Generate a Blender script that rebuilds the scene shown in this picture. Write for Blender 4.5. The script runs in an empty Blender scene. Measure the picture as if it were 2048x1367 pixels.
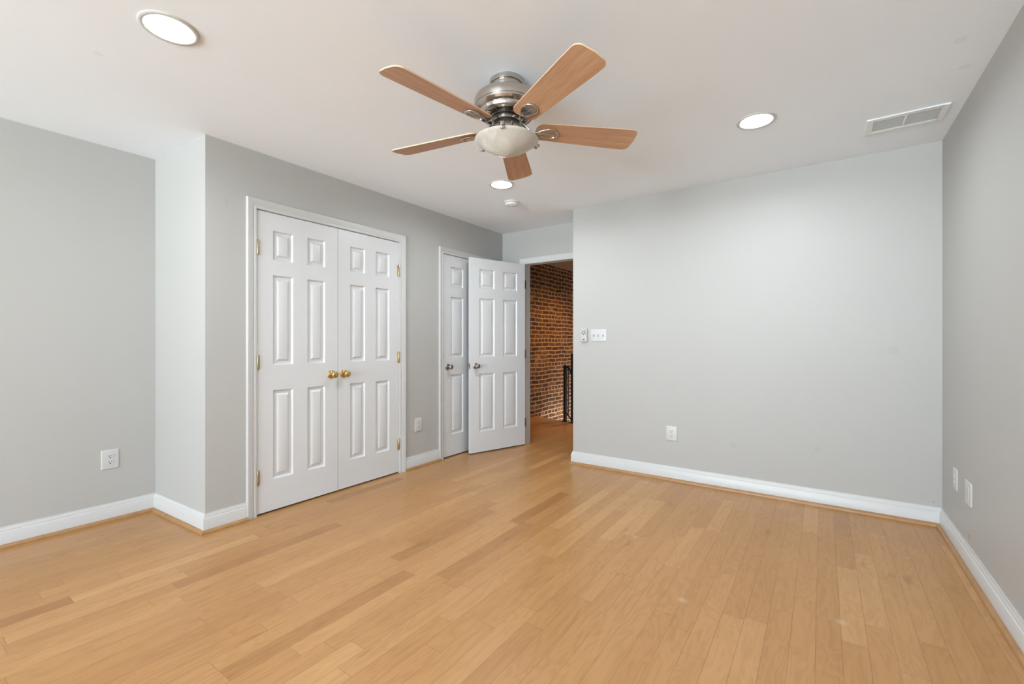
import bpy, bmesh, math, random
from math import sin, cos, pi, radians, sqrt
from mathutils import Vector, Matrix

random.seed(7)
SC = bpy.context.scene
COL = SC.collection

# ------------------------------------------------------------------ camera
CAM_H = 1.165
cam_d = bpy.data.cameras.new('camera')
cam_d.sensor_fit = 'HORIZONTAL'
cam_d.sensor_width = 36.0
cam_d.lens = 895.5 / 2048 * 36.0
cam_d.clip_start = 0.02
cam = bpy.data.objects.new('camera', cam_d)
COL.objects.link(cam)
cam.location = (0, 0, CAM_H)
cam.rotation_euler = (radians(90), 0, radians(34.74))
SC.camera = cam

# ------------------------------------------------------------------ world, exposure, daylight
SC.view_settings.view_transform = 'Standard'
SC.view_settings.look = 'None'
SC.view_settings.gamma = 1.0
SC.view_settings.use_curve_mapping = False
SC.view_settings.exposure = 1.28
world = bpy.data.worlds.new('overcast_sky')
SC.world = world
world.use_nodes = True
bg = world.node_tree.nodes['Background']
SKY_COL, LOWER_FILL_COL = (0.84, 0.965, 1.07, 1), (1.36, 1.54, 1.66, 1)   # overcast sky above a brighter lower half added to light the ceiling
bg.inputs['Strength'].default_value = 9.7
def world_nodes():
    nt = world.node_tree
    tc = nt.nodes.new('ShaderNodeTexCoord'); sp = nt.nodes.new('ShaderNodeSeparateXYZ')
    mr = nt.nodes.new('ShaderNodeMapRange'); mr.inputs[1].default_value = -0.06; mr.inputs[2].default_value = 0.06
    mx = nt.nodes.new('ShaderNodeMix'); mx.data_type = 'RGBA'
    mx.inputs[6].default_value = LOWER_FILL_COL; mx.inputs[7].default_value = SKY_COL
    nt.links.new(tc.outputs['Generated'], sp.inputs[0]); nt.links.new(sp.outputs[2], mr.inputs[0])
    nt.links.new(mr.outputs[0], mx.inputs[0]); nt.links.new(mx.outputs[2], bg.inputs['Color'])
world_nodes()
LAMP_STRENGTH = 108.0
HALL_POWER = 50.0

# ------------------------------------------------------------------ room dimensions (metres)
XR = -3.82      # left wall of the recess
XC = -3.10      # closet wall
YBUMP = 1.180   # outer corner of the block
YBUMP_IN = 1.148   # where the slightly skewed side meets the left wall
YS = 4.275      # doorway wall
XRET = -1.97    # left end of the back wall
YB = 3.872      # back wall
XW = 0.622      # right wall
YF = -4.40      # window wall behind the camera
H = 2.435       # ceiling
XBR = -3.715    # brick party wall in the hall
WINDOWS = [(-2.80, -1.40), (-1.00, 0.40)]
WZ0, WZ1 = 0.45, 2.22

def portal(x0, x1):
    d = bpy.data.lights.new('window_portal', 'AREA')
    d.shape = 'RECTANGLE'; d.size = x1 - x0; d.size_y = WZ1 - WZ0
    d.cycles.is_portal = True
    o = bpy.data.objects.new('window_portal', d); COL.objects.link(o)
    o.location = ((x0 + x1) / 2, YF - 0.13, (WZ0 + WZ1) / 2)
    o.rotation_euler = (radians(90), 0, 0)      # shines along +Y, into the room
for w in WINDOWS:
    portal(*w)

def hall_lamp():
    d = bpy.data.lights.new('hall_lamp', 'SPOT')
    d.spot_size = radians(150); d.spot_blend = 0.9; d.shadow_soft_size = 0.08
    d.energy = HALL_POWER; d.color = (1.0, 0.60, 0.27)
    o = bpy.data.objects.new('hall_lamp', d); COL.objects.link(o)
    o.location = (-2.76, 6.5, 2.40)
hall_lamp()

# ------------------------------------------------------------------ node helpers
class NT:
    def __init__(s, name):
        s.m = bpy.data.materials.new(name); s.m.use_nodes = True
        s.t = s.m.node_tree; s.n = s.t.nodes
        s.p = s.n['Principled BSDF']
    def add(s, typ, **kw):
        nd = s.n.new(typ)
        for k, v in kw.items(): setattr(nd, k, v)
        return nd
    def link(s, a, b): s.t.links.new(a, b)
    def put(s, sock, v):
        if hasattr(v, 'links') or hasattr(v, 'is_output'): s.link(v, sock)
        else: sock.default_value = v
    def math(s, op, a, b=None, c=None, clamp=False):
        nd = s.add('ShaderNodeMath', operation=op); nd.use_clamp = clamp
        s.put(nd.inputs[0], a)
        if b is not None: s.put(nd.inputs[1], b)
        if c is not None: s.put(nd.inputs[2], c)
        return nd.outputs[0]
    def mix(s, fac, a, b, blend='MIX'):
        nd = s.add('ShaderNodeMix', data_type='RGBA', blend_type=blend)
        s.put(nd.inputs[0], fac); s.put(nd.inputs[6], a); s.put(nd.inputs[7], b)
        return nd.outputs[2]
    def ramp(s, fac, stops, interp='LINEAR'):
        nd = s.add('ShaderNodeValToRGB'); cr = nd.color_ramp; cr.interpolation = interp
        while len(cr.elements) < len(stops): cr.elements.new(0.5)
        for e, (p, c) in zip(cr.elements, stops):
            e.position = p; e.color = c if len(c) == 4 else (*c, 1)
        s.put(nd.inputs[0], fac)
        return nd.outputs[0]
    def noise(s, vec, scale, detail=2.0, rough=0.5, dist=0.0):
        nd = s.add('ShaderNodeTexNoise')
        if vec is not None: s.link(vec, nd.inputs['Vector'])
        nd.inputs['Scale'].default_value = scale; nd.inputs['Detail'].default_value = detail
        nd.inputs['Roughness'].default_value = rough; nd.inputs['Distortion'].default_value = dist
        return nd.outputs['Fac'], nd.outputs['Color']
    def coord(s, which='Object'):
        return s.add('ShaderNodeTexCoord').outputs[which]
    def xyz(s, vec):
        nd = s.add('ShaderNodeSeparateXYZ'); s.link(vec, nd.inputs[0]); return nd.outputs
    def comb(s, x, y, z):
        nd = s.add('ShaderNodeCombineXYZ')
        for i, v in enumerate((x, y, z)): s.put(nd.inputs[i], v)
        return nd.outputs[0]
    def bump(s, h, strength=0.2, dist=0.01):
        nd = s.add('ShaderNodeBump'); nd.inputs['Strength'].default_value = strength
        nd.inputs['Distance'].default_value = dist
        s.link(h, nd.inputs['Height']); s.link(nd.outputs[0], s.p.inputs['Normal'])

def srgb(r, g, b):
    f = lambda c: (c / 255 / 12.92) if c <= 10 else ((c / 255 + 0.055) / 1.055) ** 2.4
    return (f(r), f(g), f(b), 1)

def simple(name, col, rough=0.5, metal=0.0, spec=0.5):
    t = NT(name); p = t.p
    c = t.coord()
    f, _ = t.noise(c, 40, 2)
    t.link(t.mix(f, tuple(v * 0.985 for v in col[:3]) + (1,), tuple(min(1, v * 1.015) for v in col[:3]) + (1,)), p.inputs['Base Color'])
    p.inputs['Roughness'].default_value = rough; p.inputs['Metallic'].default_value = metal
    p.inputs['Specular IOR Level'].default_value = spec
    return t.m

def paint(name, col, rough=0.55, spots=(), spec=0.35):
    """rolled emulsion paint with slight roller texture; spots = touched-up round patches (x, y, z, radius)"""
    t = NT(name); c = t.coord()
    f, _ = t.noise(c, 2.2, 3)
    base = t.mix(f, tuple(v * 0.985 for v in col) + (1,), tuple(v * 1.015 for v in col) + (1,))
    for (x, y, z, r, *dk) in spots:
        d = t.add('ShaderNodeVectorMath', operation='DISTANCE')
        t.link(c, d.inputs[0]); d.inputs[1].default_value = (x, y, z)
        k = t.add('ShaderNodeMapRange', interpolation_type='SMOOTHSTEP')
        t.link(d.outputs['Value'], k.inputs[0])
        k.inputs[1].default_value = r * 0.75; k.inputs[2].default_value = r * 1.2
        k.inputs[3].default_value = 1.0; k.inputs[4].default_value = 0.0
        base = t.mix(k.outputs[0], base, tuple(v * (dk[0] if dk else 0.945) for v in col) + (1,))
    t.link(base, t.p.inputs['Base Color'])
    t.p.inputs['Roughness'].default_value = rough
    t.p.inputs['Specular IOR Level'].default_value = spec
    h, _ = t.noise(c, 260, 2)
    t.bump(h, 0.05, 0.002)
    return t.m

def floor_mat():
    t = NT('maple_strip_floor'); c = t.coord(); X = t.xyz(c)
    PW = 0.0827
    u = t.math('DIVIDE', t.math('ADD', X[0], 0.022 + 40 * PW), PW)
    row = t.math('FLOOR', u); fx = t.math('FRACT', u)
    wn = t.add('ShaderNodeTexWhiteNoise', noise_dimensions='1D'); t.link(row, wn.inputs['W'])
    W = t.math('MULTIPLY_ADD', X[1], 1.3, t.math('MULTIPLY', wn.outputs['Value'], 300.0))
    vo = t.add('ShaderNodeTexVoronoi', voronoi_dimensions='1D', feature='F1'); t.link(W, vo.inputs['W'])
    vo.inputs['Scale'].default_value = 1.0; vo.inputs['Randomness'].default_value = 0.85
    ve = t.add('ShaderNodeTexVoronoi', voronoi_dimensions='1D', feature='DISTANCE_TO_EDGE'); t.link(W, ve.inputs['W'])
    ve.inputs['Scale'].default_value = 1.0; ve.inputs['Randomness'].default_value = 0.85
    sep = t.add('ShaderNodeSeparateColor'); t.link(vo.outputs['Color'], sep.inputs[0])
    val = sep.outputs[0]; val2 = sep.outputs[1]
    base = t.ramp(val, [(0.0, (0.325, 0.152, 0.052)), (0.08, (0.405, 0.205, 0.073)), (0.6, (0.434, 0.226, 0.084)),
                        (0.90, (0.468, 0.252, 0.098)), (1.0, (0.515, 0.290, 0.120))])
    base = t.mix(t.math('MULTIPLY', val2, 0.30), base, (0.436, 0.218, 0.085, 1))
    off = t.math('MULTIPLY', val, 37.0)
    # fine grain along the boards
    gv = t.comb(t.math('MULTIPLY', X[0], 55.0), t.math('MULTIPLY_ADD', X[1], 3.0, off), off)
    g, _ = t.noise(gv, 1.0, 4, 0.6)
    # slow cathedral figure
    fv = t.comb(t.math('MULTIPLY', X[0], 14.0), t.math('MULTIPLY_ADD', X[1], 2.6, off), t.math('MULTIPLY', val2, 19.0))
    f1, _ = t.noise(fv, 1.0, 2, 0.5, 0.6)
    rings = t.math('SINE', t.math('MULTIPLY', f1, 46.0))
    fig = t.math('MULTIPLY_ADD', rings, 0.15, t.math('MULTIPLY', g, 0.9))
    tone = t.ramp(fig, [(0.18, (0.88, 0.86, 0.84)), (0.45, (0.985, 0.98, 0.975)), (0.75, (1.05, 1.06, 1.07))])
    base = t.mix(1.0, base, tone, 'MULTIPLY')
    # mineral streaks / knots, sparse
    kv = t.comb(t.math('MULTIPLY', X[0], 16.0), t.math('MULTIPLY_ADD', X[1], 4.0, off), off)
    k, _ = t.noise(kv, 1.0, 1, 0.4)
    kn = t.ramp(k, [(0.0, (0.70, 0.62, 0.55)), (0.20, (0.8, 0.76, 0.7)), (0.30, (1, 1, 1)), (1, (1, 1, 1))])
    base = t.mix(1.0, base, kn, 'MULTIPLY')
    # joints between boards
    ex = t.math('MULTIPLY', t.math('MINIMUM', fx, t.math('SUBTRACT', 1.0, fx)), PW)
    ey = t.math('DIVIDE', ve.outputs['Distance'], 1.3)
    nj, _ = t.noise(c, 3.0, 2)
    wj = t.math('MULTIPLY_ADD', nj, 0.0016, 0.0002)
    jx = t.math('LESS_THAN', ex, wj); jy = t.math('LESS_THAN', ey, 0.0010)
    j = t.math('MAXIMUM', jx, jy)
    base = t.mix(t.math('MULTIPLY', j, 0.55), base, (0.15, 0.070, 0.025, 1))
    # a few worn pale spots
    for (x, y, r) in ((0.065, 2.31, 0.030), (-0.52, 2.10, 0.03), (-0.92, 2.62, 0.02)):
        d = t.add('ShaderNodeVectorMath', operation='DISTANCE')
        t.link(c, d.inputs[0]); d.inputs[1].default_value = (x, y, 0)
        kk = t.math('SUBTRACT', 1.0, t.math('DIVIDE', d.outputs['Value'], r), clamp=True)
        base = t.mix(t.math('MULTIPLY', kk, 0.5), base, (0.58, 0.44, 0.31, 1))
    t.link(base, t.p.inputs['Base Color'])
    rg = t.math('MULTIPLY_ADD', g, 0.12, 0.25)
    t.link(rg, t.p.inputs['Roughness'])
    t.p.inputs['Specular IOR Level'].default_value = 0.42
    hgt = t.math('SUBTRACT', t.math('MULTIPLY', g, 0.15), j)
    t.bump(hgt, 0.12, 0.002)
    return t.m

def shoe_mat():
    t = NT('oak_shoe_wood'); c = t.coord(); g, _ = t.noise(c, 14, 4, 0.6)
    t.link(t.ramp(g, [(0.25, (0.31, 0.157, 0.056)), (0.75, (0.41, 0.225, 0.090))]), t.p.inputs['Base Color'])
    t.p.inputs['Roughness'].default_value = 0.35
    return t.m

def brick_mat():
    t = NT('old_red_brick'); c = t.coord()
    n, nc = t.noise(c, 3.6, 3)
    vm = t.add('ShaderNodeVectorMath', operation='MULTIPLY_ADD'); t.link(nc, vm.inputs[0])
    vm.inputs[1].default_value = (0.04, 0.04, 0.040); t.link(c, vm.inputs[2])
    n2, nc2 = t.noise(c, 38, 2)
    vm2 = t.add('ShaderNodeVectorMath', operation='MULTIPLY_ADD'); t.link(nc2, vm2.inputs[0])
    vm2.inputs[1].default_value = (0.010, 0.010, 0.009); t.link(vm.outputs[0], vm2.inputs[2])
    X = t.xyz(vm2.outputs[0])
    v = t.comb(X[1], X[2], 0.0)
    RH = 0.0655
    row = t.math('FLOOR', t.math('DIVIDE', X[2], RH))
    hd = t.math('LESS_THAN', t.math('FLOORED_MODULO', row, 6.0), 0.5)
    outs = []
    for bw in (0.215, 0.108):
        b = t.add('ShaderNodeTexBrick'); t.link(v, b.inputs['Vector'])
        b.inputs['Scale'].default_value = 1.0; b.inputs['Brick Width'].default_value = bw
        b.inputs['Row Height'].default_value = RH; b.inputs['Mortar Size'].default_value = 0.0088
        b.inputs['Mortar Smooth'].default_value = 0.25
        b.inputs['Color1'].default_value = (0, 0, 0, 1); b.inputs['Color2'].default_value = (1, 1, 1, 1)
        b.inputs['Mortar'].default_value = (0.5, 0.5, 0.5, 1)
        b.offset = 0.5
        outs.append((b.outputs['Color'], b.outputs['Fac']))
    colv = t.mix(hd, outs[0][0], outs[1][0])
    mf = t.math('ADD', t.math('MULTIPLY', outs[0][1], t.math('SUBTRACT', 1.0, hd)), t.math('MULTIPLY', outs[1][1], hd))
    bn, _ = t.noise(c, 60, 3)
    bc = t.ramp(colv, [(0.0, (0.038, 0.011, 0.004)), (0.45, (0.090, 0.024, 0.006)), (0.8, (0.140, 0.040, 0.010)), (1.0, (0.21, 0.082, 0.026))])
    bc = t.mix(t.math('MULTIPLY', bn, 0.7), bc, (0.06, 0.024, 0.012, 1))
    mc = t.mix(bn, (0.33, 0.195, 0.085, 1), (0.48, 0.305, 0.15, 1))
    # crumbled patches smeared with mortar
    pn, _ = t.noise(c, 2.4, 4, 0.65)
    pf = t.ramp(pn, [(0.60, (0, 0, 0)), (0.68, (1, 1, 1))])
    mf2 = t.math('MAXIMUM', mf, t.math('MULTIPLY', pf, 0.55))
    t.link(t.mix(mf2, bc, mc), t.p.inputs['Base Color'])
    t.p.inputs['Roughness'].default_value = 0.9
    t.bump(t.math('ADD', t.math('MULTIPLY', mf, -1.0), t.math('MULTIPLY', bn, 0.4)), 0.6, 0.012)
    return t.m

def blade_mat():
    t = NT('fan_blade_oak'); c = t.coord(); X = t.xyz(c)
    v = t.comb(t.math('MULTIPLY', X[0], 9.0), t.math('MULTIPLY', X[1], 190.0), X[2])
    g, _ = t.noise(v, 1.0, 4, 0.6)
    v2 = t.comb(t.math('MULTIPLY', X[0], 2.0), t.math('MULTIPLY', X[1], 22.0), X[2])
    g2, _ = t.noise(v2, 1.0, 2, 0.5, 0.4)
    f = t.math('ADD', t.math('MULTIPLY', g, 0.6), t.math('MULTIPLY', g2, 0.4))
    t.link(t.ramp(f, [(0.30, (0.37, 0.198, 0.105)), (0.50, (0.50, 0.288, 0.163)), (0.70, (0.60, 0.368, 0.222))]), t.p.inputs['Base Color'])
    t.p.inputs['Roughness'].default_value = 0.45
    return t.m

def nickel_mat():
    t = NT('brushed_nickel'); c = t.coord(); X = t.xyz(c)
    v = t.comb(0.0, 0.0, t.math('MULTIPLY', X[2], 900.0))
    g, _ = t.noise(v, 1.0, 2)
    t.link(t.mix(g, (0.47, 0.44, 0.41, 1), (0.64, 0.60, 0.56, 1)), t.p.inputs['Base Color'])
    t.p.inputs['Metallic'].default_value = 1.0
    t.link(t.math('MULTIPLY_ADD', g, 0.10, 0.16), t.p.inputs['Roughness'])
    t.p.inputs['Anisotropic'].default_value = 0.5
    t.p.inputs['Anisotropic Rotation'].default_value = 0.25
    tg = t.add('ShaderNodeTangent', direction_type='RADIAL', axis='Z'); t.link(tg.outputs[0], t.p.inputs['Tangent'])
    return t.m

def bowl_mat():
    t = NT('alabaster_glass'); c = t.coord()
    n, _ = t.noise(c, 7, 4, 0.6, 1.4)
    t.link(t.ramp(n, [(0.3, (0.52, 0.505, 0.45)), (0.5, (0.57, 0.555, 0.50)), (0.60, (0.66, 0.65, 0.60)), (0.72, (0.56, 0.545, 0.49))]), t.p.inputs['Base Color'])
    t.p.inputs['Roughness'].default_value = 0.38
    t.p.inputs['Subsurface Weight'].default_value = 0.15
    t.p.inputs['Subsurface Radius'].default_value = (0.01, 0.01, 0.008)
    return t.m

def emit_mat(name, col, s):
    t = NT(name)
    f, _ = t.noise(t.coord(), 9, 1)
    t.link(t.mix(f, col, tuple(min(1, v * 1.0) for v in col)), t.p.inputs['Base Color'])
    t.p.inputs['Emission Color'].default_value = col
    t.p.inputs['Emission Strength'].default_value = s
    return t.m

def pane_mat():
    t = NT('window_glass')
    tr = t.add('ShaderNodeBsdfTransparent'); gl = t.add('ShaderNodeBsdfGlossy'); gl.inputs['Roughness'].default_value = 0.02
    lw = t.add('ShaderNodeLayerWeight'); lw.inputs[0].default_value = 0.15
    mx = t.add('ShaderNodeMixShader')
    t.link(lw.outputs['Fresnel'], mx.inputs[0]); t.link(tr.outputs[0], mx.inputs[1]); t.link(gl.outputs[0], mx.inputs[2])
    t.link(mx.outputs[0], t.n['Material Output'].inputs[0])
    return t.m

WALL = (0.448, 0.442, 0.421)
M = dict(
    wall=paint('grey_wall_paint', WALL, 0.5),
    wall_closet=paint('grey_wall_paint_closet', WALL, 0.5, [(XC, 1.290, 2.054, 0.026)]),
    wall_back=paint('grey_wall_paint_back', WALL, 0.5, [(-0.573, YB, 0.360, 0.024), (-0.03, YB, 0.40, 0.02), (0.386, YB, 1.110, 0.03), (0.581, YB, 0.145, 0.006, 0.72), (0.438, YB, 0.227, 0.004, 0.85)]),
    wall_right=paint('grey_wall_paint_right', WALL, 0.5, [(XW, 3.247, 0.161, 0.010, 0.5), (XW, 3.235, 0.155, 0.008, 0.6), (XW, 3.80, 0.19, 0.007, 0.65)]),
    ceiling=paint('white_ceiling_paint', (0.885, 0.935, 0.985), 0.7, [(-2.626, 0.584, H, 0.018), (0.539, 2.893, H, 0.024), (0.477, 2.624, H, 0.022)], 0.2),
    hall_ceiling=paint('tan_lamplight_ceiling_paint', (0.28, 0.19, 0.115), 0.7),  # warm hall lamp light put into the tan base colour
    white=paint('white_trim_paint', (0.575, 0.572, 0.562), 0.32, (), 0.5),
    door=paint('white_door_paint', (0.655, 0.660, 0.664), 0.35, (), 0.5),
    floor=floor_mat(), shoe=shoe_mat(), brick=brick_mat(), blade=blade_mat(), nickel=nickel_mat(), bowl=bowl_mat(),
    blade_edge=simple('pale_blade_edge', (0.66, 0.47, 0.32), 0.5),
    brass=simple('polished_brass', (0.62, 0.43, 0.17), 0.12, 1.0),
    hinge_brass=simple('aged_brass', (0.46, 0.37, 0.21), 0.3, 1.0),
    knob_nickel=simple('satin_nickel', (0.40, 0.36, 0.33), 0.2, 1.0),
    plastic=simple('white_plastic', (0.56, 0.56, 0.55), 0.3),
    remote=simple('ivory_plastic', (0.50, 0.505, 0.47), 0.4),
    dark=simple('dark_slot', (0.03, 0.03, 0.028), 0.6),
    grey=simple('grey_button', (0.07, 0.075, 0.07), 0.5),
    slotgrey=simple('grey_switch_slot', (0.30, 0.30, 0.29), 0.5),
    iron=simple('black_iron', (0.012, 0.011, 0.011), 0.45),
    ring=simple('lamp_trim_white', (0.58, 0.575, 0.55), 0.4),
    vent=simple('vent_enamel', (0.86, 0.87, 0.87), 0.4),
    ventdark=simple('duct_grey', (0.84, 0.84, 0.83), 0.7),
    smoke=simple('detector_plastic', (0.74, 0.75, 0.74), 0.45),
    black=simple('black_gap', (0.012, 0.012, 0.012), 0.5),
    lamp=emit_mat('lit_lamp_lens', (0.90, 0.98, 1.04, 1), LAMP_STRENGTH),
    pane=pane_mat(),
)

# ------------------------------------------------------------------ mesh helpers
class MB:
    def __init__(s): s.v = []; s.f = []; s.mi = []
    def add(s, vs, fs, mi=0, mat=None):
        o = len(s.v)
        for p in vs:
            p = Vector(p)
            s.v.append(mat @ p if mat is not None else p)
        for f in fs: s.f.append([i + o for i in f]); s.mi.append(mi)
        return s
    def box(s, x0, x1, y0, y1, z0, z1, mi=0, mat=None):
        vs = [(x, y, z) for x in (x0, x1) for y in (y0, y1) for z in (z0, z1)]
        fs = [(0, 1, 3, 2), (4, 6, 7, 5), (0, 4, 5, 1), (2, 3, 7, 6), (0, 2, 6, 4), (1, 5, 7, 3)]
        return s.add(vs, fs, mi, mat)
    def lathe(s, prof, seg=48, mat=None, mi=0, cap=True):
        """prof: list of (r, z), spun about local Z"""
        n = len(prof); vs = []; fs = []
        for k in range(seg):
            a = 2 * pi * k / seg
            for r, z in prof: vs.append((r * cos(a), r * sin(a), z))
        for k in range(seg):
            k2 = (k + 1) % seg
            for i in range(n - 1):
                fs.append((k * n + i, k2 * n + i, k2 * n + i + 1, k * n + i + 1))
        if cap:
            if prof[0][0] > 1e-6: fs.append([k * n for k in range(seg)][::-1])
            if prof[-1][0] > 1e-6: fs.append([k * n + n - 1 for k in range(seg)])
        return s.add(vs, fs, mi, mat)
    def prism(s, poly, z0, z1, mi=0, mat=None, side_mi=None):
        n = len(poly)
        vs = [(x, y, z0) for x, y in poly] + [(x, y, z1) for x, y in poly]
        s.add(vs, [list(range(n))[::-1], list(range(n, 2 * n))], mi, mat)
        s.add(vs, [(i, (i + 1) % n, n + (i + 1) % n, n + i) for i in range(n)], mi if side_mi is None else side_mi, mat)
        return s
    def tube(s, pts, rad, seg=12, mi=0, mat=None, flat=1.0):
        """round bar along points, rad may be a list; flat squashes it vertically"""
        pts = [Vector(p) for p in pts]; n = len(pts)
        rad = rad if isinstance(rad, (list, tuple)) else [rad] * n
        vs = []; fs = []; up = Vector((0, 0, 1))
        for i, p in enumerate(pts):
            d = (pts[min(i + 1, n - 1)] - pts[max(i - 1, 0)]).normalized()
            side = d.cross(up)
            if side.length < 1e-4: side = Vector((1, 0, 0))
            side.normalize(); nn = side.cross(d)
            for k in range(seg):
                a = 2 * pi * k / seg
                vs.append(p + side * cos(a) * rad[i] + nn * sin(a) * rad[i] * flat)
        for i in range(n - 1):
            for k in range(seg):
                k2 = (k + 1) % seg
                fs.append((i * seg + k, i * seg + k2, (i + 1) * seg + k2, (i + 1) * seg + k))
        fs.append(list(range(seg))[::-1]); fs.append([(n - 1) * seg + k for k in range(seg)])
        return s.add(vs, fs, mi, mat)
    def build(s, name, mats, parent=None, loc=(0, 0, 0), rot=(0, 0, 0), smooth=True, bevel=0.0, angle=35):
        me = bpy.data.meshes.new(name)
        me.from_pydata([tuple(v) for v in s.v], [], s.f)
        if not isinstance(mats, (list, tuple)): mats = [mats]
        for m in mats: me.materials.append(m)
        for p, i in zip(me.polygons, s.mi): p.material_index = i
        bm = bmesh.new(); bm.from_mesh(me)
        bmesh.ops.remove_doubles(bm, verts=bm.verts, dist=1e-5)
        bmesh.ops.recalc_face_normals(bm, faces=bm.faces)
        bm.to_mesh(me); bm.free()
        if smooth:
            for p in me.polygons: p.use_smooth = True
            me.set_sharp_from_angle(angle=radians(angle))
        o = bpy.data.objects.new(name, me); COL.objects.link(o)
        o.location = loc; o.rotation_euler = rot
        if parent is not None: o.parent = parent
        if bevel > 0:
            b = o.modifiers.new('edge', 'BEVEL'); b.width = bevel; b.segments = 2
            b.limit_method = 'ANGLE'; b.angle_limit = radians(50)
        return o

def tag(o, label, cat, group=None, kind=None):
    o['label'] = label; o['category'] = cat
    if group: o['group'] = group
    if kind: o['kind'] = kind
    return o

def empty(name, loc=(0, 0, 0), rz=0.0):
    o = bpy.data.objects.new(name, None); COL.objects.link(o)
    o.location = loc; o.rotation_euler = (0, 0, rz); o.empty_display_size = 0.1
    return o

def copy_tree(o, parent=None):
    c = o.copy(); COL.objects.link(c)
    if parent is not None: c.parent = parent
    for ch in list(o.children): copy_tree(ch, c)
    return c

# ================================================================== SETTING
T = 0.12
def wall(name, mb, mat, label):
    return tag(mb.build(name, mat, smooth=False), label, 'wall', kind='structure')

# floor: room + hall, ending in a slanted edge at the stairwell
EDGE_L = (XBR - 0.2, 6.078); EDGE_R = (-1.73, 5.45)
mb = MB()
mb.prism([(XR - T, YF - T), (XW + T, YF - T), (XW + T, YB + T), (-1.73, YB + T), EDGE_R, EDGE_L, (XR - T, 4.385)], -0.22, 0.0)
tag(mb.build('floor', M['floor'], smooth=False), 'pale maple strip floor running through the bare room into the hall', 'floor', kind='structure')
mb = MB(); mb.box(-4.0, -1.6, 4.4, 9.1, -2.75, -2.65)
tag(mb.build('floor_lower', M['floor'], smooth=False), 'lower floor at the bottom of the stairwell beyond the hall', 'floor', kind='structure')

# ceiling with round lamp holes; the unseen fourth lamp added to brighten the front
LAMPS = [(-2.174, 0.700), (-0.313, 2.912), (-2.127, 2.919), (-0.313, 0.700)]
def ceiling():
    bm = bmesh.new()
    def ring(pts, z):
        vs = [bm.verts.new((x, y, z)) for x, y in pts]
        return [bm.edges.new((vs[i], vs[(i + 1) % len(vs)])) for i in range(len(vs))]
    es = ring([(XR - T, YF - T), (XW + T, YF - T), (XW + T, YB + T), (-1.73, YB + T), (-1.73, YS + 0.11), (XR - T, YS + 0.11)], H)
    for (x, y) in LAMPS:
        es += ring([(x + 0.085 * cos(2 * pi * k / 40), y + 0.085 * sin(2 * pi * k / 40)) for k in range(40)], H)
    r = bmesh.ops.triangle_fill(bm, use_beauty=True, edges=es)
    g = bmesh.ops.extrude_face_region(bm, geom=[f for f in bm.faces])
    for v in [e for e in g['geom'] if isinstance(e, bmesh.types.BMVert)]: v.co.z += 0.15
    bmesh.ops.recalc_face_normals(bm, faces=bm.faces)
    me = bpy.data.meshes.new('ceiling'); bm.to_mesh(me); bm.free(); me.materials.append(M['ceiling'])
    o = bpy.data.objects.new('ceiling', me); COL.objects.link(o)
    tag(o, 'flat white ceiling with recessed lamps and a fan', 'ceiling', kind='structure')
ceiling()
tag(MB().box(XR - T, -1.73, YS + 0.11, 9.12, H, H + 0.15).build('ceiling_hall', M['hall_ceiling'], smooth=False), 'ceiling over the brick hall, coloured tan for warm lamp light', 'ceiling', kind='structure')

wall('wall_right', MB().box(XW, XW + T, YF - T, YB + T, 0, H), M['wall_right'], 'plain light grey wall along the right side with two low plates')
wall('wall_back', MB().box(XRET, XW, YB, YB + T, 0, H), M['wall_back'], 'broad light grey wall with the light switches on it')
wall('wall_return', MB().box(XRET, XRET + T, YB + T, YS + 0.11, 0, H), M['wall'], 'short grey return wall beside the doorway')
# doorway wall
DX0, DX1, DZ = -2.785, -2.035, 2.050       # finished opening
mb = MB()
mb.box(XC, DX0 - 0.018, YS, YS + 0.11, 0, H); mb.box(DX1 + 0.018, XRET, YS, YS + 0.11, 0, H)
mb.box(DX0 - 0.018, DX1 + 0.018, YS, YS + 0.11, DZ + 0.018, H)
wall('wall_doorway', mb, M['wall'], 'narrow grey wall around the open doorway to the hall')
# closet wall with two openings
C1A, C1B, C1T = 1.482, 2.706, 2.052
C2A, C2B, C2T = 3.266, 3.984, 2.046
J = 0.018
mb = MB()
x0, x1 = XC - 0.11, XC
mb.box(x0, x1, YBUMP + 0.11, C1A - J, 0, H); mb.box(x0, x1, C1A - J, C1B + J, C1T + J, H)
mb.box(x0, x1, C1B + J, C2A - J, 0, H); mb.box(x0, x1, C2A - J, C2B + J, C2T + J, H)
mb.box(x0, x1, C2B + J, YS + 0.11, 0, H)
wall('wall_closet', mb, M['wall_closet'], 'grey wall holding the white closet doors')
wall('wall_bump', MB().prism([(XR, YBUMP_IN), (XC, YBUMP), (XC, YBUMP + 0.11), (XR, YBUMP + 0.11)], 0, H), M['wall'], 'narrow grey side of the closet block facing the windows')
wall('wall_left', MB().box(XR - T, XR, YF - T, YS + 0.11, 0, H), M['wall'], 'recessed grey wall on the left with one power outlet')
mb = MB(); mb.box(XR, XBR, YS + 0.11, 9.0, -2.65, H); mb.box(XR - T, XR, YS + 0.11, 9.0, -2.65, H)
wall('wall_hall', mb, M['brick'], 'rough old red brick wall with wide tan mortar in the hall')
wall('wall_hall_right', MB().box(-1.85, -1.73, YS + 0.11, 9.0, -2.65, H), M['wall'], 'plain wall on the right side of the hall')
wall('wall_hall_end', MB().box(XR - T, -1.73, 9.0, 9.12, -2.65, H), M['wall'], 'plain wall at the far end of the stairwell')
wall('wall_closet_end', MB().box(XR, XC - 0.11, YS, YS + 0.11, 0, H), M['wall'], 'closet end wall behind the hall bricks')
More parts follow.
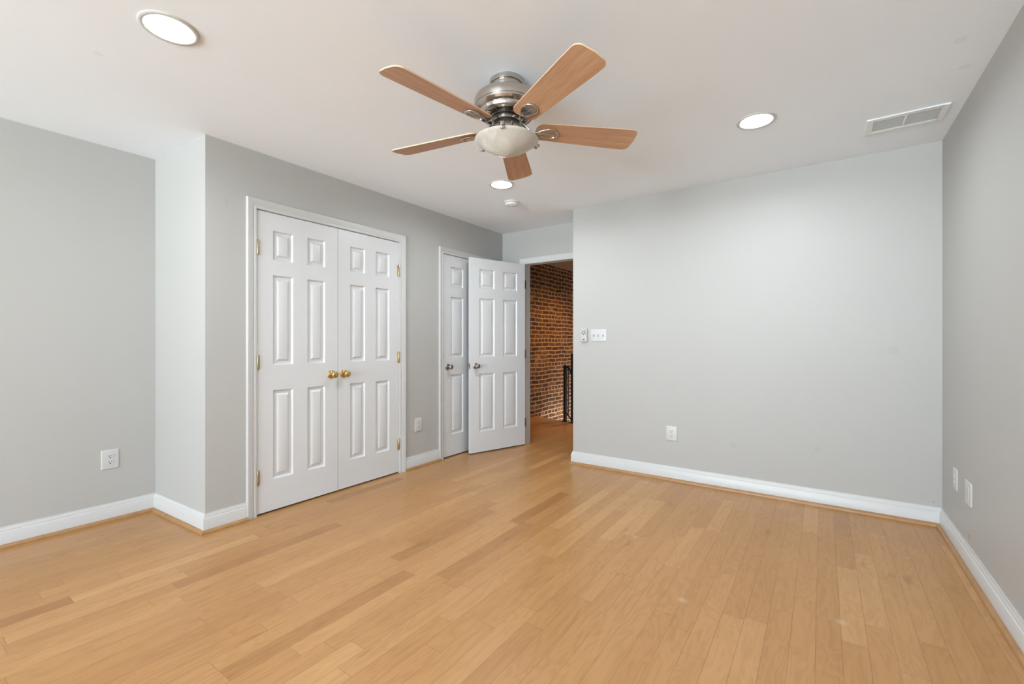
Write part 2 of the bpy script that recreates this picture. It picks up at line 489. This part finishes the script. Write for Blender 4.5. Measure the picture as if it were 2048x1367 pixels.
# window wall behind the camera, its unseen windows put in for the daylight
mb = MB(); xs = [XR] + [v for w in WINDOWS for v in w] + [XW]
for i in range(0, len(xs), 2): mb.box(xs[i], xs[i + 1], YF - T, YF, 0, H)
for a, b in WINDOWS:
    mb.box(a, b, YF - T, YF, 0, WZ0); mb.box(a, b, YF - T, YF, WZ1, H)
wall('wall_front', mb, M['wall'], 'grey front wall with two windows behind the viewer')
for i, (a, b) in enumerate(WINDOWS):
    w = empty('window_%d' % (i + 1), ((a + b) / 2, YF - 0.06, WZ0))
    tag(w, ['unseen white double hung window nearer the recessed left wall', 'unseen white double hung window nearer the right wall'][i], 'window', kind='structure')
    hw = (b - a) / 2; hh = WZ1 - WZ0
    f = MB()
    f.box(-hw, -hw + 0.045, -0.05, 0.05, 0, hh); f.box(hw - 0.045, hw, -0.05, 0.05, 0, hh)
    f.box(-hw + 0.045, hw - 0.045, -0.05, 0.05, 0, 0.05); f.box(-hw + 0.045, hw - 0.045, -0.05, 0.05, hh - 0.045, hh)
    f.box(-hw + 0.045, hw - 0.045, -0.03, 0.03, hh / 2 - 0.025, hh / 2 + 0.025)
    f.build('window_frame', M['white'], w)
    MB().box(-hw + 0.045, hw - 0.045, -0.003, 0.003, 0.05, hh / 2 - 0.025).build('window_pane', M['pane'], w, smooth=False)
    MB().box(-hw + 0.045, hw - 0.045, -0.003, 0.003, hh / 2 + 0.025, hh - 0.045).build('window_pane', M['pane'], w, smooth=False)

# ------------------------------------------------------------------ baseboards and wooden shoe moulding
def left_n(a, b):
    d = (Vector(b) - Vector(a)).normalized(); return Vector((-d.y, d.x))
def chain_offsets(pts, n):
    out = []
    for i, p in enumerate(pts):
        p = Vector(p)
        if i == 0: out.append(p + left_n(pts[0], pts[1]) * n)
        elif i == len(pts) - 1: out.append(p + left_n(pts[-2], pts[-1]) * n)
        else:
            n1 = left_n(pts[i - 1], pts[i]); n2 = left_n(pts[i], pts[i + 1])
            m = (n1 + n2); m = m / max(1e-6, m.dot(n1))
            out.append(p + m * n)
    return out
def run_meshes(pts, prof):
    """one mesh per straight run, mitred at the corners; prof = (off wall, z) outline"""
    offs = [chain_offsets(pts, n) for n, z in prof]; k = len(prof); res = []
    for i in range(len(pts) - 1):
        vs = [(offs[j][e].x, offs[j][e].y, prof[j][1]) for e in (i, i + 1) for j in range(k)]
        fs = [(j, (j + 1) % k, k + (j + 1) % k, k + j) for j in range(k)] + [list(range(k))[::-1], list(range(k, 2 * k))]
        res.append(MB().add(vs, fs))
    return res
def arc(cx, cz, r, a0, a1, n):
    return [(cx + r * cos(radians(a0 + (a1 - a0) * i / n)), cz + r * sin(radians(a0 + (a1 - a0) * i / n))) for i in range(n + 1)]
BB = [(0, 0.0), (0.016, 0.0), (0.016, 0.088), (0.0145, 0.0905), (0.0115, 0.0925), (0.0115, 0.0975)] + \
     [(0.0105, 0.1005), (0.0095, 0.105), (0.0065, 0.110), (0.0055, 0.114), (0.0055, 0.118), (0, 0.118)]
SH = [(0.0165, 0.0), (0.0345, 0.0)] + arc(0.0185, 0.006, 0.016, 0, 90, 6)[1:] + [(0.0165, 0.022)]
def shoe_profile():
    return SH
chains = [
    ([(XC, 1.418), (XC, YBUMP), (XR, YBUMP_IN), (XR, YF), (XW, YF), (XW, YB), (XRET, YB), (XRET, YS - 0.02)],
     ['closet_corner', 'bump', 'left', 'front', 'right', 'back', 'return']),
    ([(XC, 3.207), (XC, 2.772)], ['closet']),
]
where = {'closet_corner': 'between the closet block corner and the double doors', 'bump': 'on the side of the closet block',
         'left': 'along the recessed left wall', 'front': 'under the windows', 'right': 'along the right wall',
         'back': 'along the broad back wall', 'return': 'wrapping into the doorway', 'closet': 'between the two closet doorways'}
k = 1
for pts, names in chains:
    for nm, m1, m2 in zip(names, run_meshes(pts, BB), run_meshes(pts, SH)):
        tag(m1.build('baseboard_' + nm, M['white']), 'white moulded baseboard ' + where[nm], 'baseboard', kind='structure')
        tag(m2.build('trim_%d' % k, M['shoe']), 'golden oak shoe moulding ' + where[nm], 'trim', kind='structure'); k += 1

# ------------------------------------------------------------------ casings
def casing(name, a0, a1, zt, width, fn, jamb_depth, label):
    """moulded casing round an opening; fn(a, z, n) -> point, n away from the wall face"""
    w = width
    prof = [(0.0, 0.0), (0.0, 0.009), (0.004, 0.0105), (0.012, 0.0105), (0.015, 0.0085), (0.020, 0.0085), (0.026, 0.0125),
            (0.036, 0.0145), (0.047, 0.0165), (w - 0.010, 0.0185), (w - 0.004, 0.0185), (w, 0.0155), (w, 0.0)]
    s0 = 0.002
    vs = []; n = len(prof)
    for e in range(4):
        for s, d in prof:
            s2 = s + s0
            a, z = [(a0 - s2, 0.0), (a0 - s2, zt + s2), (a1 + s2, zt + s2), (a1 + s2, 0.0)][e]
            vs.append(fn(a, z, d))
    fs = []
    for e in range(3):
        for j in range(n): fs.append((e * n + j, e * n + (j + 1) % n, (e + 1) * n + (j + 1) % n, (e + 1) * n + j))
    fs += [list(range(n)), [3 * n + j for j in range(n)]]
    mb = MB().add(vs, fs)
    # jamb boards lining the opening
    def board(a, b, z0, z1):
        p = [fn(x, z, d) for x in (a, b) for z in (z0, z1) for d in (-jamb_depth, 0.0)]
        mb.add(p, [(0, 1, 3, 2), (4, 6, 7, 5), (0, 4, 5, 1), (2, 3, 7, 6), (0, 2, 6, 4), (1, 5, 7, 3)])
    board(a0 - J, a0, 0, zt + J); board(a1, a1 + J, 0, zt + J); board(a0, a1, zt, zt + J)
    return tag(mb.build(name, M['white'], angle=25), label, 'trim', kind='structure')
fx = lambda a, z, n: (XC + n, a, z)
fy = lambda a, z, n: (a, YS - n, z)
casing('trim_20', C1A, C1B, C1T, 0.064, fx, 0.11, 'white moulded casing around the double closet doors')
casing('trim_21', C2A, C2B, C2T, 0.057, fx, 0.11, 'white moulded casing around the single closet door')
casing('trim_22', DX0, DX1, DZ, 0.062, fy, 0.11, 'white moulded casing around the open doorway')

# ------------------------------------------------------------------ six panel doors
def door_leaf(w, h, t, cols, rows, sgn=1):
    """leaf in local coords: x 0..w (times sgn), y 0..t (front at 0), z 0..h, moulded panels on both faces"""
    xs = sorted({0.0, w} | {c for p in cols for c in p}); zs = sorted({0.0, h} | {r for p in rows for r in p})
    mb = MB()
    def isp(xa, xb, za, zb):
        return any(abs(xa - c[0]) < 1e-6 and abs(xb - c[1]) < 1e-6 for c in cols) and any(abs(za - r[0]) < 1e-6 and abs(zb - r[1]) < 1e-6 for r in rows)
    rings = [(0.0, 0.0), (0.002, 0.0022), (0.006, 0.0080), (0.010, 0.0118), (0.014, 0.0124), (0.026, 0.0112), (0.033, 0.0078), (0.0385, 0.0022), (0.042, 0.0012)]
    for face in (0, 1):
        yy = lambda d: d if face == 0 else t - d
        for i in range(len(xs) - 1):
            for k_ in range(len(zs) - 1):
                xa, xb, za, zb = xs[i], xs[i + 1], zs[k_], zs[k_ + 1]
                if not isp(xa, xb, za, zb):
                    mb.add([(xa * sgn, yy(0), za), (xb * sgn, yy(0), za), (xb * sgn, yy(0), zb), (xa * sgn, yy(0), zb)], [(0, 1, 2, 3)]); continue
                vs = []
                for ins, dep in rings:
                    vs += [((xa + ins) * sgn, yy(dep), za + ins), ((xb - ins) * sgn, yy(dep), za + ins),
                           ((xb - ins) * sgn, yy(dep), zb - ins), ((xa + ins) * sgn, yy(dep), zb - ins)]
                fs = []
                for r in range(len(rings) - 1):
                    for q in range(4):
                        fs.append((r * 4 + q, r * 4 + (q + 1) % 4, r * 4 + 4 + (q + 1) % 4, r * 4 + 4 + q))
                L = (len(rings) - 1) * 4
                fs.append((L, L + 1, L + 2, L + 3)); mb.add(vs, fs)
    for i in range(len(xs) - 1):
        for z in (0.0, h): mb.add([(xs[i] * sgn, 0, z), (xs[i + 1] * sgn, 0, z), (xs[i + 1] * sgn, t, z), (xs[i] * sgn, t, z)], [(0, 1, 2, 3)])
    for k_ in range(len(zs) - 1):
        for x in (0.0, w): mb.add([(x * sgn, 0, zs[k_]), (x * sgn, t, zs[k_]), (x * sgn, t, zs[k_ + 1]), (x * sgn, 0, zs[k_ + 1])], [(0, 1, 2, 3)])
    return mb

ROWS = [(0.212, 0.822), (0.995, 1.612), (1.715, 1.918)]
KNOB = [(0.0, 0.066), (0.010, 0.0655), (0.017, 0.064), (0.0225, 0.060), (0.0255, 0.054), (0.0262, 0.048), (0.0245, 0.041), (0.020, 0.035), (0.014, 0.031), (0.0125, 0.026), (0.0125, 0.010)]
ROSE = [(0.0125, 0.013), (0.018, 0.0125), (0.025, 0.010), (0.030, 0.006), (0.0325, 0.003), (0.0325, 0.0)]
def put_knob(door, x, z, yface, out, mat):
    """knob whose axis runs along local y; out = -1 for the front face, +1 for the back"""
    mtx = Matrix.Translation((x, yface, z)) @ (Matrix.Rotation(radians(90), 4, 'X') if out < 0 else Matrix.Rotation(radians(-90), 4, 'X'))
    kb = MB().lathe(KNOB, 32, mtx).build('knob', mat, door, angle=50)
    MB().lathe(ROSE, 32, mtx).build('rosette', mat, kb, angle=50)
    return kb
def put_hinge(door, x, z, y, mat, leafdir=1):
    mb = MB()
    mtx = Matrix.Translation((x, y, z))
    mb.lathe([(0.0, -0.051), (0.004, -0.050), (0.005, -0.047), (0.0058, -0.045), (0.0058, 0.045), (0.005, 0.047), (0.004, 0.050), (0.0, 0.051)], 14, mtx)
    for q in (-0.027, -0.009, 0.009, 0.027):
        mb.lathe([(0.0058, q - 0.001), (0.0062, q), (0.0058, q + 0.001)], 14, mtx, cap=False)
    mb.box(min(x, x + 0.012 * leafdir), max(x, x + 0.012 * leafdir), y + 0.003, y + 0.0075, z - 0.045, z + 0.045)
    return mb.build('hinge', mat, door, angle=40)

W1 = 0.6074
cols1 = [(0.107, 0.250), (0.358, 0.500)]
d1 = empty('door_1', (XC - 0.002, C1A + 0.0025, 0.012), radians(90))
tag(d1, 'left leaf of the white six panel double closet doors', 'door', kind='structure')
door_leaf(W1, 2.036, 0.035, cols1, ROWS).build('leaf', M['door'], d1, angle=20)
put_knob(d1, W1 - 0.056, 0.904, 0.0, -1, M['brass'])
for z in (1.788, 1.018, 0.244): put_hinge(d1, 0.004, z, -0.0085, M['hinge_brass'])
MB().box(W1 - 0.055, W1 - 0.015, 0.002, 0.020, 2.0362, 2.0395).build('ball_catch', M['hinge_brass'], d1)
d2 = empty('door_2', (XC - 0.002, C1B - 0.0025, 0.012), radians(90))
tag(d2, 'right leaf of the white six panel double closet doors', 'door', kind='structure')
door_leaf(W1, 2.036, 0.035, cols1, ROWS, -1).build('leaf', M['door'], d2, angle=20)
put_knob(d2, -(W1 - 0.049), 0.904, 0.0, -1, M['brass'])
for z in (1.788, 1.018, 0.244): put_hinge(d2, -0.004, z, -0.0085, M['hinge_brass'], -1)
W3 = 0.713
cols3 = [(0.115, 0.305), (0.408, 0.598)]
d3 = empty('door_3', (XC - 0.002, C2B - 0.0025, 0.012), radians(90))
tag(d3, 'white six panel single closet door partly behind the open door', 'door', kind='structure')
door_leaf(W3, 2.030, 0.035, cols3, ROWS, -1).build('leaf', M['door'], d3, angle=20)
put_knob(d3, -(W3 - 0.065), 0.903, 0.0, -1, M['knob_nickel'])
for z in (1.788, 1.018, 0.244): put_hinge(d3, -0.004, z, -0.0085, M['knob_nickel'], -1)
# the open hall door
ang = math.atan2(-0.951, -0.3096)
W4 = 0.7235
d4 = empty('door_4', (-2.798, 4.2545, 0.012), ang)
tag(d4, 'white six panel door standing open beside the brick hallway', 'door', kind='structure')
cols4 = [(0.112, 0.305), (0.418, 0.611)]
door_leaf(W4, 2.030, 0.035, cols4, ROWS).build('leaf', M['door'], d4, angle=20)
put_knob(d4, W4 - 0.062, 0.903, 0.035, 1, M['knob_nickel'])
put_knob(d4, W4 - 0.062, 0.903, 0.0, -1, M['knob_nickel'])
mb = MB(); mb.box(W4 + 0.0002, W4 + 0.0016, 0.006, 0.029, 0.903 - 0.028, 0.903 + 0.028)
lp = mb.build('latch_plate', M['knob_nickel'], d4)
MB().box(W4 + 0.0016, W4 + 0.009, 0.0125, 0.0225, 0.903 - 0.008, 0.903 + 0.008).build('latch', M['knob_nickel'], lp)
for z in (1.80, 1.02, 0.25): put_hinge(d4, -0.005, z, 0.037, M['knob_nickel'])

# ================================================================== CEILING FAN
FX, FY = -1.264, 1.777
fan = empty('ceiling_fan', (FX, FY, H))
tag(fan, 'brushed nickel ceiling fan with five oak blades and an alabaster bowl light', 'ceiling fan')
Z = lambda z: z - H
MB().lathe([(0.0, Z(H)), (0.080, Z(H)), (0.083, Z(2.432)), (0.083, Z(2.414)), (0.081, Z(2.411)), (0.074, Z(2.410)), (0.074, Z(2.392)),
            (0.070, Z(2.380)), (0.064, Z(2.374)), (0.0, Z(2.374))], 64).build('canopy', M['nickel'], fan, angle=30)
mh = MB().lathe([(0.0, Z(2.3735)), (0.072, Z(2.373)), (0.110, Z(2.367)), (0.140, Z(2.354)), (0.153, Z(2.342)), (0.1575, Z(2.328)), (0.157, Z(2.318)),
                 (0.1545, Z(2.3035)), (0.1515, Z(2.3025)), (0.1515, Z(2.3005)), (0.1535, Z(2.2995)), (0.1525, Z(2.293)), (0.146, Z(2.284)),
                 (0.137, Z(2.279)), (0.134, Z(2.2785)), (0.134, Z(2.2765)), (0.1335, Z(2.271)), (0.130, Z(2.262)), (0.124, Z(2.2575)), (0.114, Z(2.2560)),
                 (0.109, Z(2.2570)), (0.107, Z(2.2715)), (0.081, Z(2.2715)), (0.080, Z(2.265)), (0.080, Z(2.2525)), (0.077, Z(2.2510)), (0.0, Z(2.2510))], 72).build('motor_housing', M['nickel'], fan, angle=25)
for i in range(24):       # cooling slots under the housing
    a = 2 * pi * i / 24
    MB().box(0.083, 0.104, -0.0035, 0.0035, Z(2.2700), Z(2.2725), 0, Matrix.Rotation(a, 4, 'Z')).build('vent_slot', M['black'], mh, smooth=False)
MB().lathe([(0.0, Z(2.2505)), (0.066, Z(2.2505)), (0.066, Z(2.2452)), (0.0, Z(2.2452))], 48).build('bearing_gap', M['black'], fan)
MB().lathe([(0.0, Z(2.2448)), (0.070, Z(2.2448)), (0.0715, Z(2.243)), (0.0715, Z(2.229)), (0.070, Z(2.2272)), (0.0, Z(2.2272))], 56).build('flywheel', M['nickel'], fan, angle=30)
MB().lathe([(0.0, Z(2.2268)), (0.063, Z(2.2268)), (0.063, Z(2.2172)), (0.0, Z(2.2172))], 48).build('switch_collar', M['black'], fan)
lk = MB().lathe([(0.0, Z(2.2168)), (0.060, Z(2.2168)), (0.0655, Z(2.215)), (0.068, Z(2.209)), (0.069, Z(2.190)), (0.074, Z(2.172)), (0.084, Z(2.156)),
                 (0.092, Z(2.146)), (0.092, Z(2.144)), (0.0, Z(2.144))], 56).build('light_fitter', M['nickel'], fan, angle=30)
# bowl: a shell with thickness
R0, ZT, ZB = 0.154, 2.142, 2.070
outp = []
for i in range(17):
    q = i / 16
    outp.append((R0 * q, Z(ZB + (ZT - ZB) * q ** 1.55)))
inn = [(max(0.0, r - 0.006 * (r / R0)), z + 0.006) for r, z in outp[::-1]]
MB().lathe(outp + [(R0 + 0.001, Z(ZT + 0.003)), (R0 - 0.003, Z(ZT + 0.006))] + inn[:-1] + [(0.0, inn[-1][1])], 72, cap=False).build('bowl', M['bowl'], fan, angle=50)
for deg in (298, 177, 56):
    mtx = Matrix.Rotation(radians(deg), 4, 'Z')
    c = MB()
    c.tube([(0.080, 0, Z(2.158)), (0.120, 0, Z(2.158)), (0.156, 0, Z(2.154))], [0.005, 0.005, 0.005], 10, 0, mtx)
    c.box(0.150, 0.163, -0.009, 0.009, Z(2.132), Z(2.162), 0, mtx)
    c.box(0.066, 0.158, -0.009, 0.009, Z(2.160), Z(2.165), 0, mtx)
    c.lathe([(0.0, 0.014), (0.005, 0.013), (0.0075, 0.009), (0.0075, 0.004), (0.005, 0.0), (0.0, 0.0)], 14, mtx @ Matrix.Translation((0.162, 0, Z(2.147))) @ Matrix.Rotation(radians(90), 4, 'Y'))
    c.build('bowl_clip', M['nickel'], lk, angle=40, bevel=0.001)

def blade_outline():
    xi, xo, wi, wo = 0.143, 0.664, 0.058, 0.076
    half = lambda x: wi + (wo - wi) * min(1, (x - xi) / (xo - xi) * 1.15)
    def corner(cx, cy, r, a0, a1, n=8):
        return [(cx + r * cos(radians(a0 + (a1 - a0) * i / n)), cy + r * sin(radians(a0 + (a1 - a0) * i / n))) for i in range(n + 1)]
    ro, ri = 0.034, 0.034
    p = corner(xi + ri, -wi + ri, ri, 180, 270) + [(x, -half(x)) for x in (0.25, 0.35, 0.45, 0.55)]
    p += corner(xo - ro - 0.004, -wo + ro, ro, -90, -12) + [(xo, 0.0)] + corner(xo - ro - 0.004, wo - ro, ro, 12, 90)
    p += [(x, half(x)) for x in (0.55, 0.45, 0.35, 0.25)] + corner(xi + ri, wi - ri, ri, 90, 180)
    return p
def paddle_outline(n=36):
    p = []
    for i in range(n):
        a = 2 * pi * i / n
        x = 0.203 + 0.052 * cos(a) if cos(a) > -0.96 else 0.153
        w = 0.038 * (0.28 + 0.72 * (max(0.0, x - 0.153) / 0.10) ** 0.7) * sin(a)
        p.append((x, w * 1.08))
    return p
PITCH = radians(12.5)
BZ = 2.203
blade_proto = None
for i, deg in enumerate((261.67, 333.67, 45.67, 117.67, 189.67)):
    loc = (0, 0, Z(BZ)); rot = Matrix.Rotation(radians(deg), 4, 'Z') @ Matrix.Rotation(-PITCH, 4, 'X')
    if i == 0:
        b = MB().prism(blade_outline(), -0.003, 0.003, 0, None, 1).build('blade', [M['blade'], M['blade_edge']], fan, loc, smooth=False)
        ar = MB()
        pts = [(0.060, 0, 0.033), (0.080, 0, 0.031), (0.100, 0, 0.016), (0.120, 0, -0.004), (0.138, 0, -0.013), (0.152, 0, -0.012), (0.166, 0, -0.009)]
        ar.tube(pts, [0.010, 0.0095, 0.0085, 0.0085, 0.0095, 0.013, 0.017], 14, 0, None, 0.62)
        ol = paddle_outline()
        ar.prism(ol, -0.0075, -0.0034)
        ar.tube([(x, y, -0.0078) for x, y in ol + ol[:2]], 0.0048, 8)
        ar.tube([(0.160, 0, -0.0085), (0.200, 0, -0.0085), (0.246, 0, -0.0085)], [0.006, 0.003, 0.002], 8)
        a_ = ar.build('blade_arm', M['nickel'], fan, loc, angle=40)
        bp, ap = b, a_
    else:
        b = bp.copy(); COL.objects.link(b); a_ = ap.copy(); COL.objects.link(a_)
        b.parent = fan; a_.parent = fan
    for o in (b, a_): o.rotation_euler = rot.to_euler()

# ================================================================== RECESSED LAMPS
lab = ['recessed ceiling lamp nearest the viewer above the left recess', 'recessed ceiling lamp between the fan and the ceiling vent', 'recessed ceiling lamp beyond the fan near the smoke detector', 'added unseen recessed ceiling lamp overhead on the right wall side, brightening the front']
for i, (x, y) in enumerate(LAMPS):
    if i == 0:
        r = empty('recessed_light', (x, y, H))
        MB().lathe([(0.083, 0.0), (0.102, 0.0), (0.102, -0.003), (0.099, -0.006), (0.088, -0.007), (0.0815, -0.004), (0.0795, 0.004), (0.0775, 0.016), (0.083, 0.016), (0.083, 0.0)], 56, cap=False).build('trim_ring', M['ring'], r, angle=40)
        MB().lathe([(0.0, 0.008), (0.040, 0.0085), (0.070, 0.010), (0.0785, 0.013), (0.0785, 0.020), (0.0, 0.020)], 56).build('lens', M['lamp'], r, angle=40)
        l0 = r
    else:
        r = copy_tree(l0); r.location = (x, y, H)
    tag(r, lab[i], 'ceiling light', 'recessed ceiling lamps')

# ================================================================== SMOKE DETECTOR
sd = empty('smoke_detector', (-2.322, 3.340, H))
tag(sd, 'round white smoke detector on the ceiling near the doorway', 'smoke detector')
MB().lathe([(0.0, 0.0), (0.068, 0.0), (0.068, -0.006), (0.064, -0.009), (0.0, -0.009)], 48).build('mounting_plate', M['smoke'], sd, angle=30)
MB().lathe([(0.0, -0.0105), (0.058, -0.0105), (0.062, -0.014), (0.061, -0.026), (0.054, -0.034), (0.036, -0.037), (0.034, -0.0355), (0.018, -0.0355), (0.017, -0.038), (0.0, -0.0385)], 48).build('cover', M['smoke'], sd, angle=30)
MB().lathe([(0.0, 0.0), (0.006, 0.0), (0.006, -0.002), (0.0, -0.0025)], 16, Matrix.Translation((0.0, 0.027, -0.0345))).build('test_button', M['grey'], sd)

# ================================================================== CEILING VENT
vx0, vx1, vy0, vy1 = 0.209, 0.561, 3.265, 3.480
vt = empty('ceiling_vent', ((vx0 + vx1) / 2, (vy0 + vy1) / 2, H))
tag(vt, 'white rectangular air vent grille on the ceiling by the right wall', 'vent')
hx, hy = (vx1 - vx0) / 2, (vy1 - vy0) / 2
f = MB()
ix, iy = hx - 0.030, hy - 0.030
for sx in (-1, 1):
    f.box(min(sx * ix, sx * hx), max(sx * ix, sx * hx), -hy, hy, -0.011, -0.0005)
    f.box(-ix, ix, min(sx * iy, sx * hy), max(sx * iy, sx * hy), -0.011, -0.0005)
f.box(-0.006, 0.006, -iy, iy, -0.011, -0.001)
f.build('vent_frame', M['vent'], vt, bevel=0.003)
MB().box(-ix, ix, -iy, iy, -0.0050, -0.0005).build('duct_face', M['ventdark'], vt, smooth=False)
n = 13
for side in (-1, 1):
    for i in range(n):
        y = -iy + (i + 0.5) * 2 * iy / n
        xa, xb = (0.006, ix) if side > 0 else (-ix, -0.006)
        mtx = Matrix.Translation((0, y, -0.0078)) @ Matrix.Rotation(radians(28), 4, 'X')
        MB().box(xa, xb, -0.0042, 0.0042, -0.0005, 0.0005, 0, mtx).build('louver', M['vent'], vt, smooth=False)

# ================================================================== WALL PLATES
def rrect(w, h, r, n=5):
    p = []
    for cx, cy, a in ((w / 2 - r, h / 2 - r, 0), (-w / 2 + r, h / 2 - r, 90), (-w / 2 + r, -h / 2 + r, 180), (w / 2 - r, -h / 2 + r, 270)):
        p += [(cx + r * cos(radians(a + 90 * i / n)), cy + r * sin(radians(a + 90 * i / n))) for i in range(n + 1)]
    return p
# local frame of a plate: x to the right, z up, front faces -Y, back on y = 0
UP = Matrix(((1, 0, 0, 0), (0, 0, -1, 0), (0, 1, 0, 0), (0, 0, 0, 1)))     # (x, y, z) -> (x, -z, y)
def plate_mb(w, h, d=0.006):
    mb = MB()
    vs = []; rings = [(0, 0.0), (0, d * 0.45), (0.0025, d * 0.85), (0.006, d)]
    n = 24
    for ins, z in rings:
        vs += [(x, y, z) for x, y in rrect(w - 2 * ins, h - 2 * ins, max(0.002, 0.006 - ins * 0.5))]
    fs = [(r * n + i, r * n + (i + 1) % n, (r + 1) * n + (i + 1) % n, (r + 1) * n + i) for r in range(3) for i in range(n)]
    fs += [list(range(n))[::-1], [3 * n + i for i in range(n)]]
    return mb.add(vs, fs, 0, UP)
def screw(parent, x, z, y=0.006):
    return MB().lathe([(0.0, y + 0.001), (0.0022, y + 0.0008), (0.003, y)], 12, UP @ Matrix.Translation((x, z, 0)), cap=False).build('screw', M['plastic'], parent)
def outlet(loc, rz, w, h, label):
    o = empty('wall_outlet', loc, rz)
    tag(o, label, 'outlet', 'white duplex wall outlets')
    plate_mb(w, h).build('cover_plate', M['plastic'], o, angle=40)
    for s in (-1, 1):
        pts = []
        for i in range(32):
            a = 2 * pi * i / 32
            pts.append((0.0172 * cos(a), max(-0.0138, min(0.0138, 0.0172 * sin(a)))))
        mtx = UP @ Matrix.Translation((0, s * 0.0195, 0))
        rc = MB().prism(pts, 0.004, 0.0082, 0, mtx).build('receptacle', M['plastic'], o, angle=30)
        sl = MB()
        sl.box(-0.0076, -0.0052, -0.001, 0.0082, 0.0079, 0.0086, 0, mtx); sl.box(0.0052, 0.0076, 0.0005, 0.0078, 0.0079, 0.0086, 0, mtx)
        sl.build('slot', M['dark'], rc, smooth=False)
        MB().lathe([(0.0, 0.0086), (0.0030, 0.0086), (0.0030, 0.0078), (0.0, 0.0078)], 14, mtx @ Matrix.Translation((0, -0.0075, 0))).build('ground_hole', M['dark'], rc)
    screw(o, 0, 0, 0.006)
    return o
outlet((XR, 0.906, 0.401), radians(90), 0.090, 0.126, 'white duplex outlet on the recessed left wall')
outlet((XC, 2.936, 0.394), radians(90), 0.088, 0.124, 'white duplex outlet between the two closet doorways')
outlet((YB and -1.046, YB, 0.394), 0, 0.090, 0.123, 'white duplex outlet low on the broad back wall')
# three gang switch
sw = empty('light_switch', (-1.7065, YB, 1.226))
tag(sw, 'white three gang toggle switch plate on the back wall', 'light switch')
plate_mb(0.156, 0.112).build('cover_plate', M['plastic'], sw, angle=40)
for i, up in ((-1, 1), (0, -1), (1, -1)):
    x = i * 0.046
    MB().box(x - 0.0052, x + 0.0052, -0.0066, -0.0055, -0.0125, 0.0125).build('toggle_slot', M['slotgrey'], sw, smooth=False)
    mtx = Matrix.Translation((x, -0.006, 0)) @ Matrix.Rotation(radians(-24 * up), 4, 'X')
    MB().box(-0.0042, 0.0042, -0.0135, 0.0, -0.0052, 0.0052, 0, mtx).build('toggle', M['plastic'], sw, bevel=0.001)
    screw(sw, x, 0.030); screw(sw, x, -0.030)
# fan control
fc = empty('fan_control', (-1.848, YB, 1.229))
tag(fc, 'small ivory fan remote in its wall holder beside the switch plate', 'remote control')
vs = []; n = 24; rings = [(0.068, 0.128, 0.0), (0.068, 0.128, 0.012), (0.062, 0.122, 0.021), (0.056, 0.116, 0.024)]
for w_, h_, z in rings: vs += [(x * (1.0 - 0.07 * (y / h_ + 0.0)), y, z) for x, y in rrect(w_, h_, 0.012)]
fs = [(r * n + i, r * n + (i + 1) % n, (r + 1) * n + (i + 1) % n, (r + 1) * n + i) for r in range(3) for i in range(n)] + [list(range(n))[::-1], [3 * n + i for i in range(n)]]
MB().add(vs, fs, 0, UP).build('body', M['remote'], fc, angle=30)
for i in range(5):
    a = radians(90 + 36 + 72 * i)
    mtx = UP @ Matrix.Translation((0.0155 * cos(a), 0.024 + 0.0155 * sin(a), 0.0235)) @ Matrix.Rotation(a, 4, 'Z') @ Matrix.Scale(1.45, 4, (1, 0, 0)) @ Matrix.Scale(0.85, 4, (0, 1, 0))
    MB().lathe([(0.0, 0.002), (0.0050, 0.0016), (0.0060, 0.0), (0.0, 0.0)], 18, mtx).build('button', M['grey'], fc)
MB().box(-0.010, 0.010, -0.0255, -0.0235, -0.046, -0.038).build('indicator_window', M['dark'], fc, bevel=0.0005)
MB().box(-0.030, 0.030, -0.0243, -0.0236, -0.0245, -0.0235).build('seam', M['ring'], fc, smooth=False)
# right wall plates (facing -X)
p1 = empty('jack_plate', (XW, 3.524, 0.388), radians(-90))
tag(p1, 'white wall plate with two jacks on the right wall, nearer the corner', 'wall plate')
plate_mb(0.088, 0.120).build('cover_plate', M['plastic'], p1, angle=40)
for s in (-1, 1):
    MB().box(-0.010, 0.010, -0.0095, -0.0055, s * 0.018 - 0.009, s * 0.018 + 0.009).build('jack', M['plastic'], p1, bevel=0.001)
p2 = empty('blank_plate', (XW, 3.245, 0.383), radians(-90))
tag(p2, 'plain white wall plate on the right wall, further from the corner', 'wall plate')
plate_mb(0.118, 0.122).build('cover_plate', M['plastic'], p2, angle=40)
MB().box(-0.024, 0.024, -0.0078, -0.0055, -0.036, 0.036).build('insert', M['plastic'], p2, bevel=0.001)

# ================================================================== STAIR RAILING
ra = Vector((-3.108, 5.855)); rb = Vector((-2.955, 5.809)); dd = (rb - ra); L = dd.length
rl = empty('stair_railing', (ra.x, ra.y, 0), math.atan2(dd.y, dd.x))
tag(rl, 'black iron stair railing at the edge of the stairwell before the brick wall', 'railing')
def post(x, w, h):
    p = MB().box(x - w / 2, x + w / 2, -w / 2, w / 2, 0.0085, h).build('post', M['iron'], rl, bevel=0.002)
    MB().box(x - 0.045, x + 0.045, -0.045, 0.045, 0.0, 0.008).build('base_plate', M['iron'], p, bevel=0.002)
post(0, 0.040, 0.825); post(L, 0.046, 1.00)
MB().tube([(0.0205, 0, 0.80), (0.07, 0, 0.80), (0.10, 0, 0.76), (L - 0.024, 0, 0.70)], 0.017, 8).build('top_rail', M['iron'], rl)
MB().tube([(0.0205, 0, 0.135), (L - 0.024, 0, 0.03)], 0.011, 8).build('bottom_rail', M['iron'], rl)
MB().tube([(0.062, 0, 0.11), (0.062, 0, 0.80)], 0.008, 8).build('baluster', M['iron'], rl)
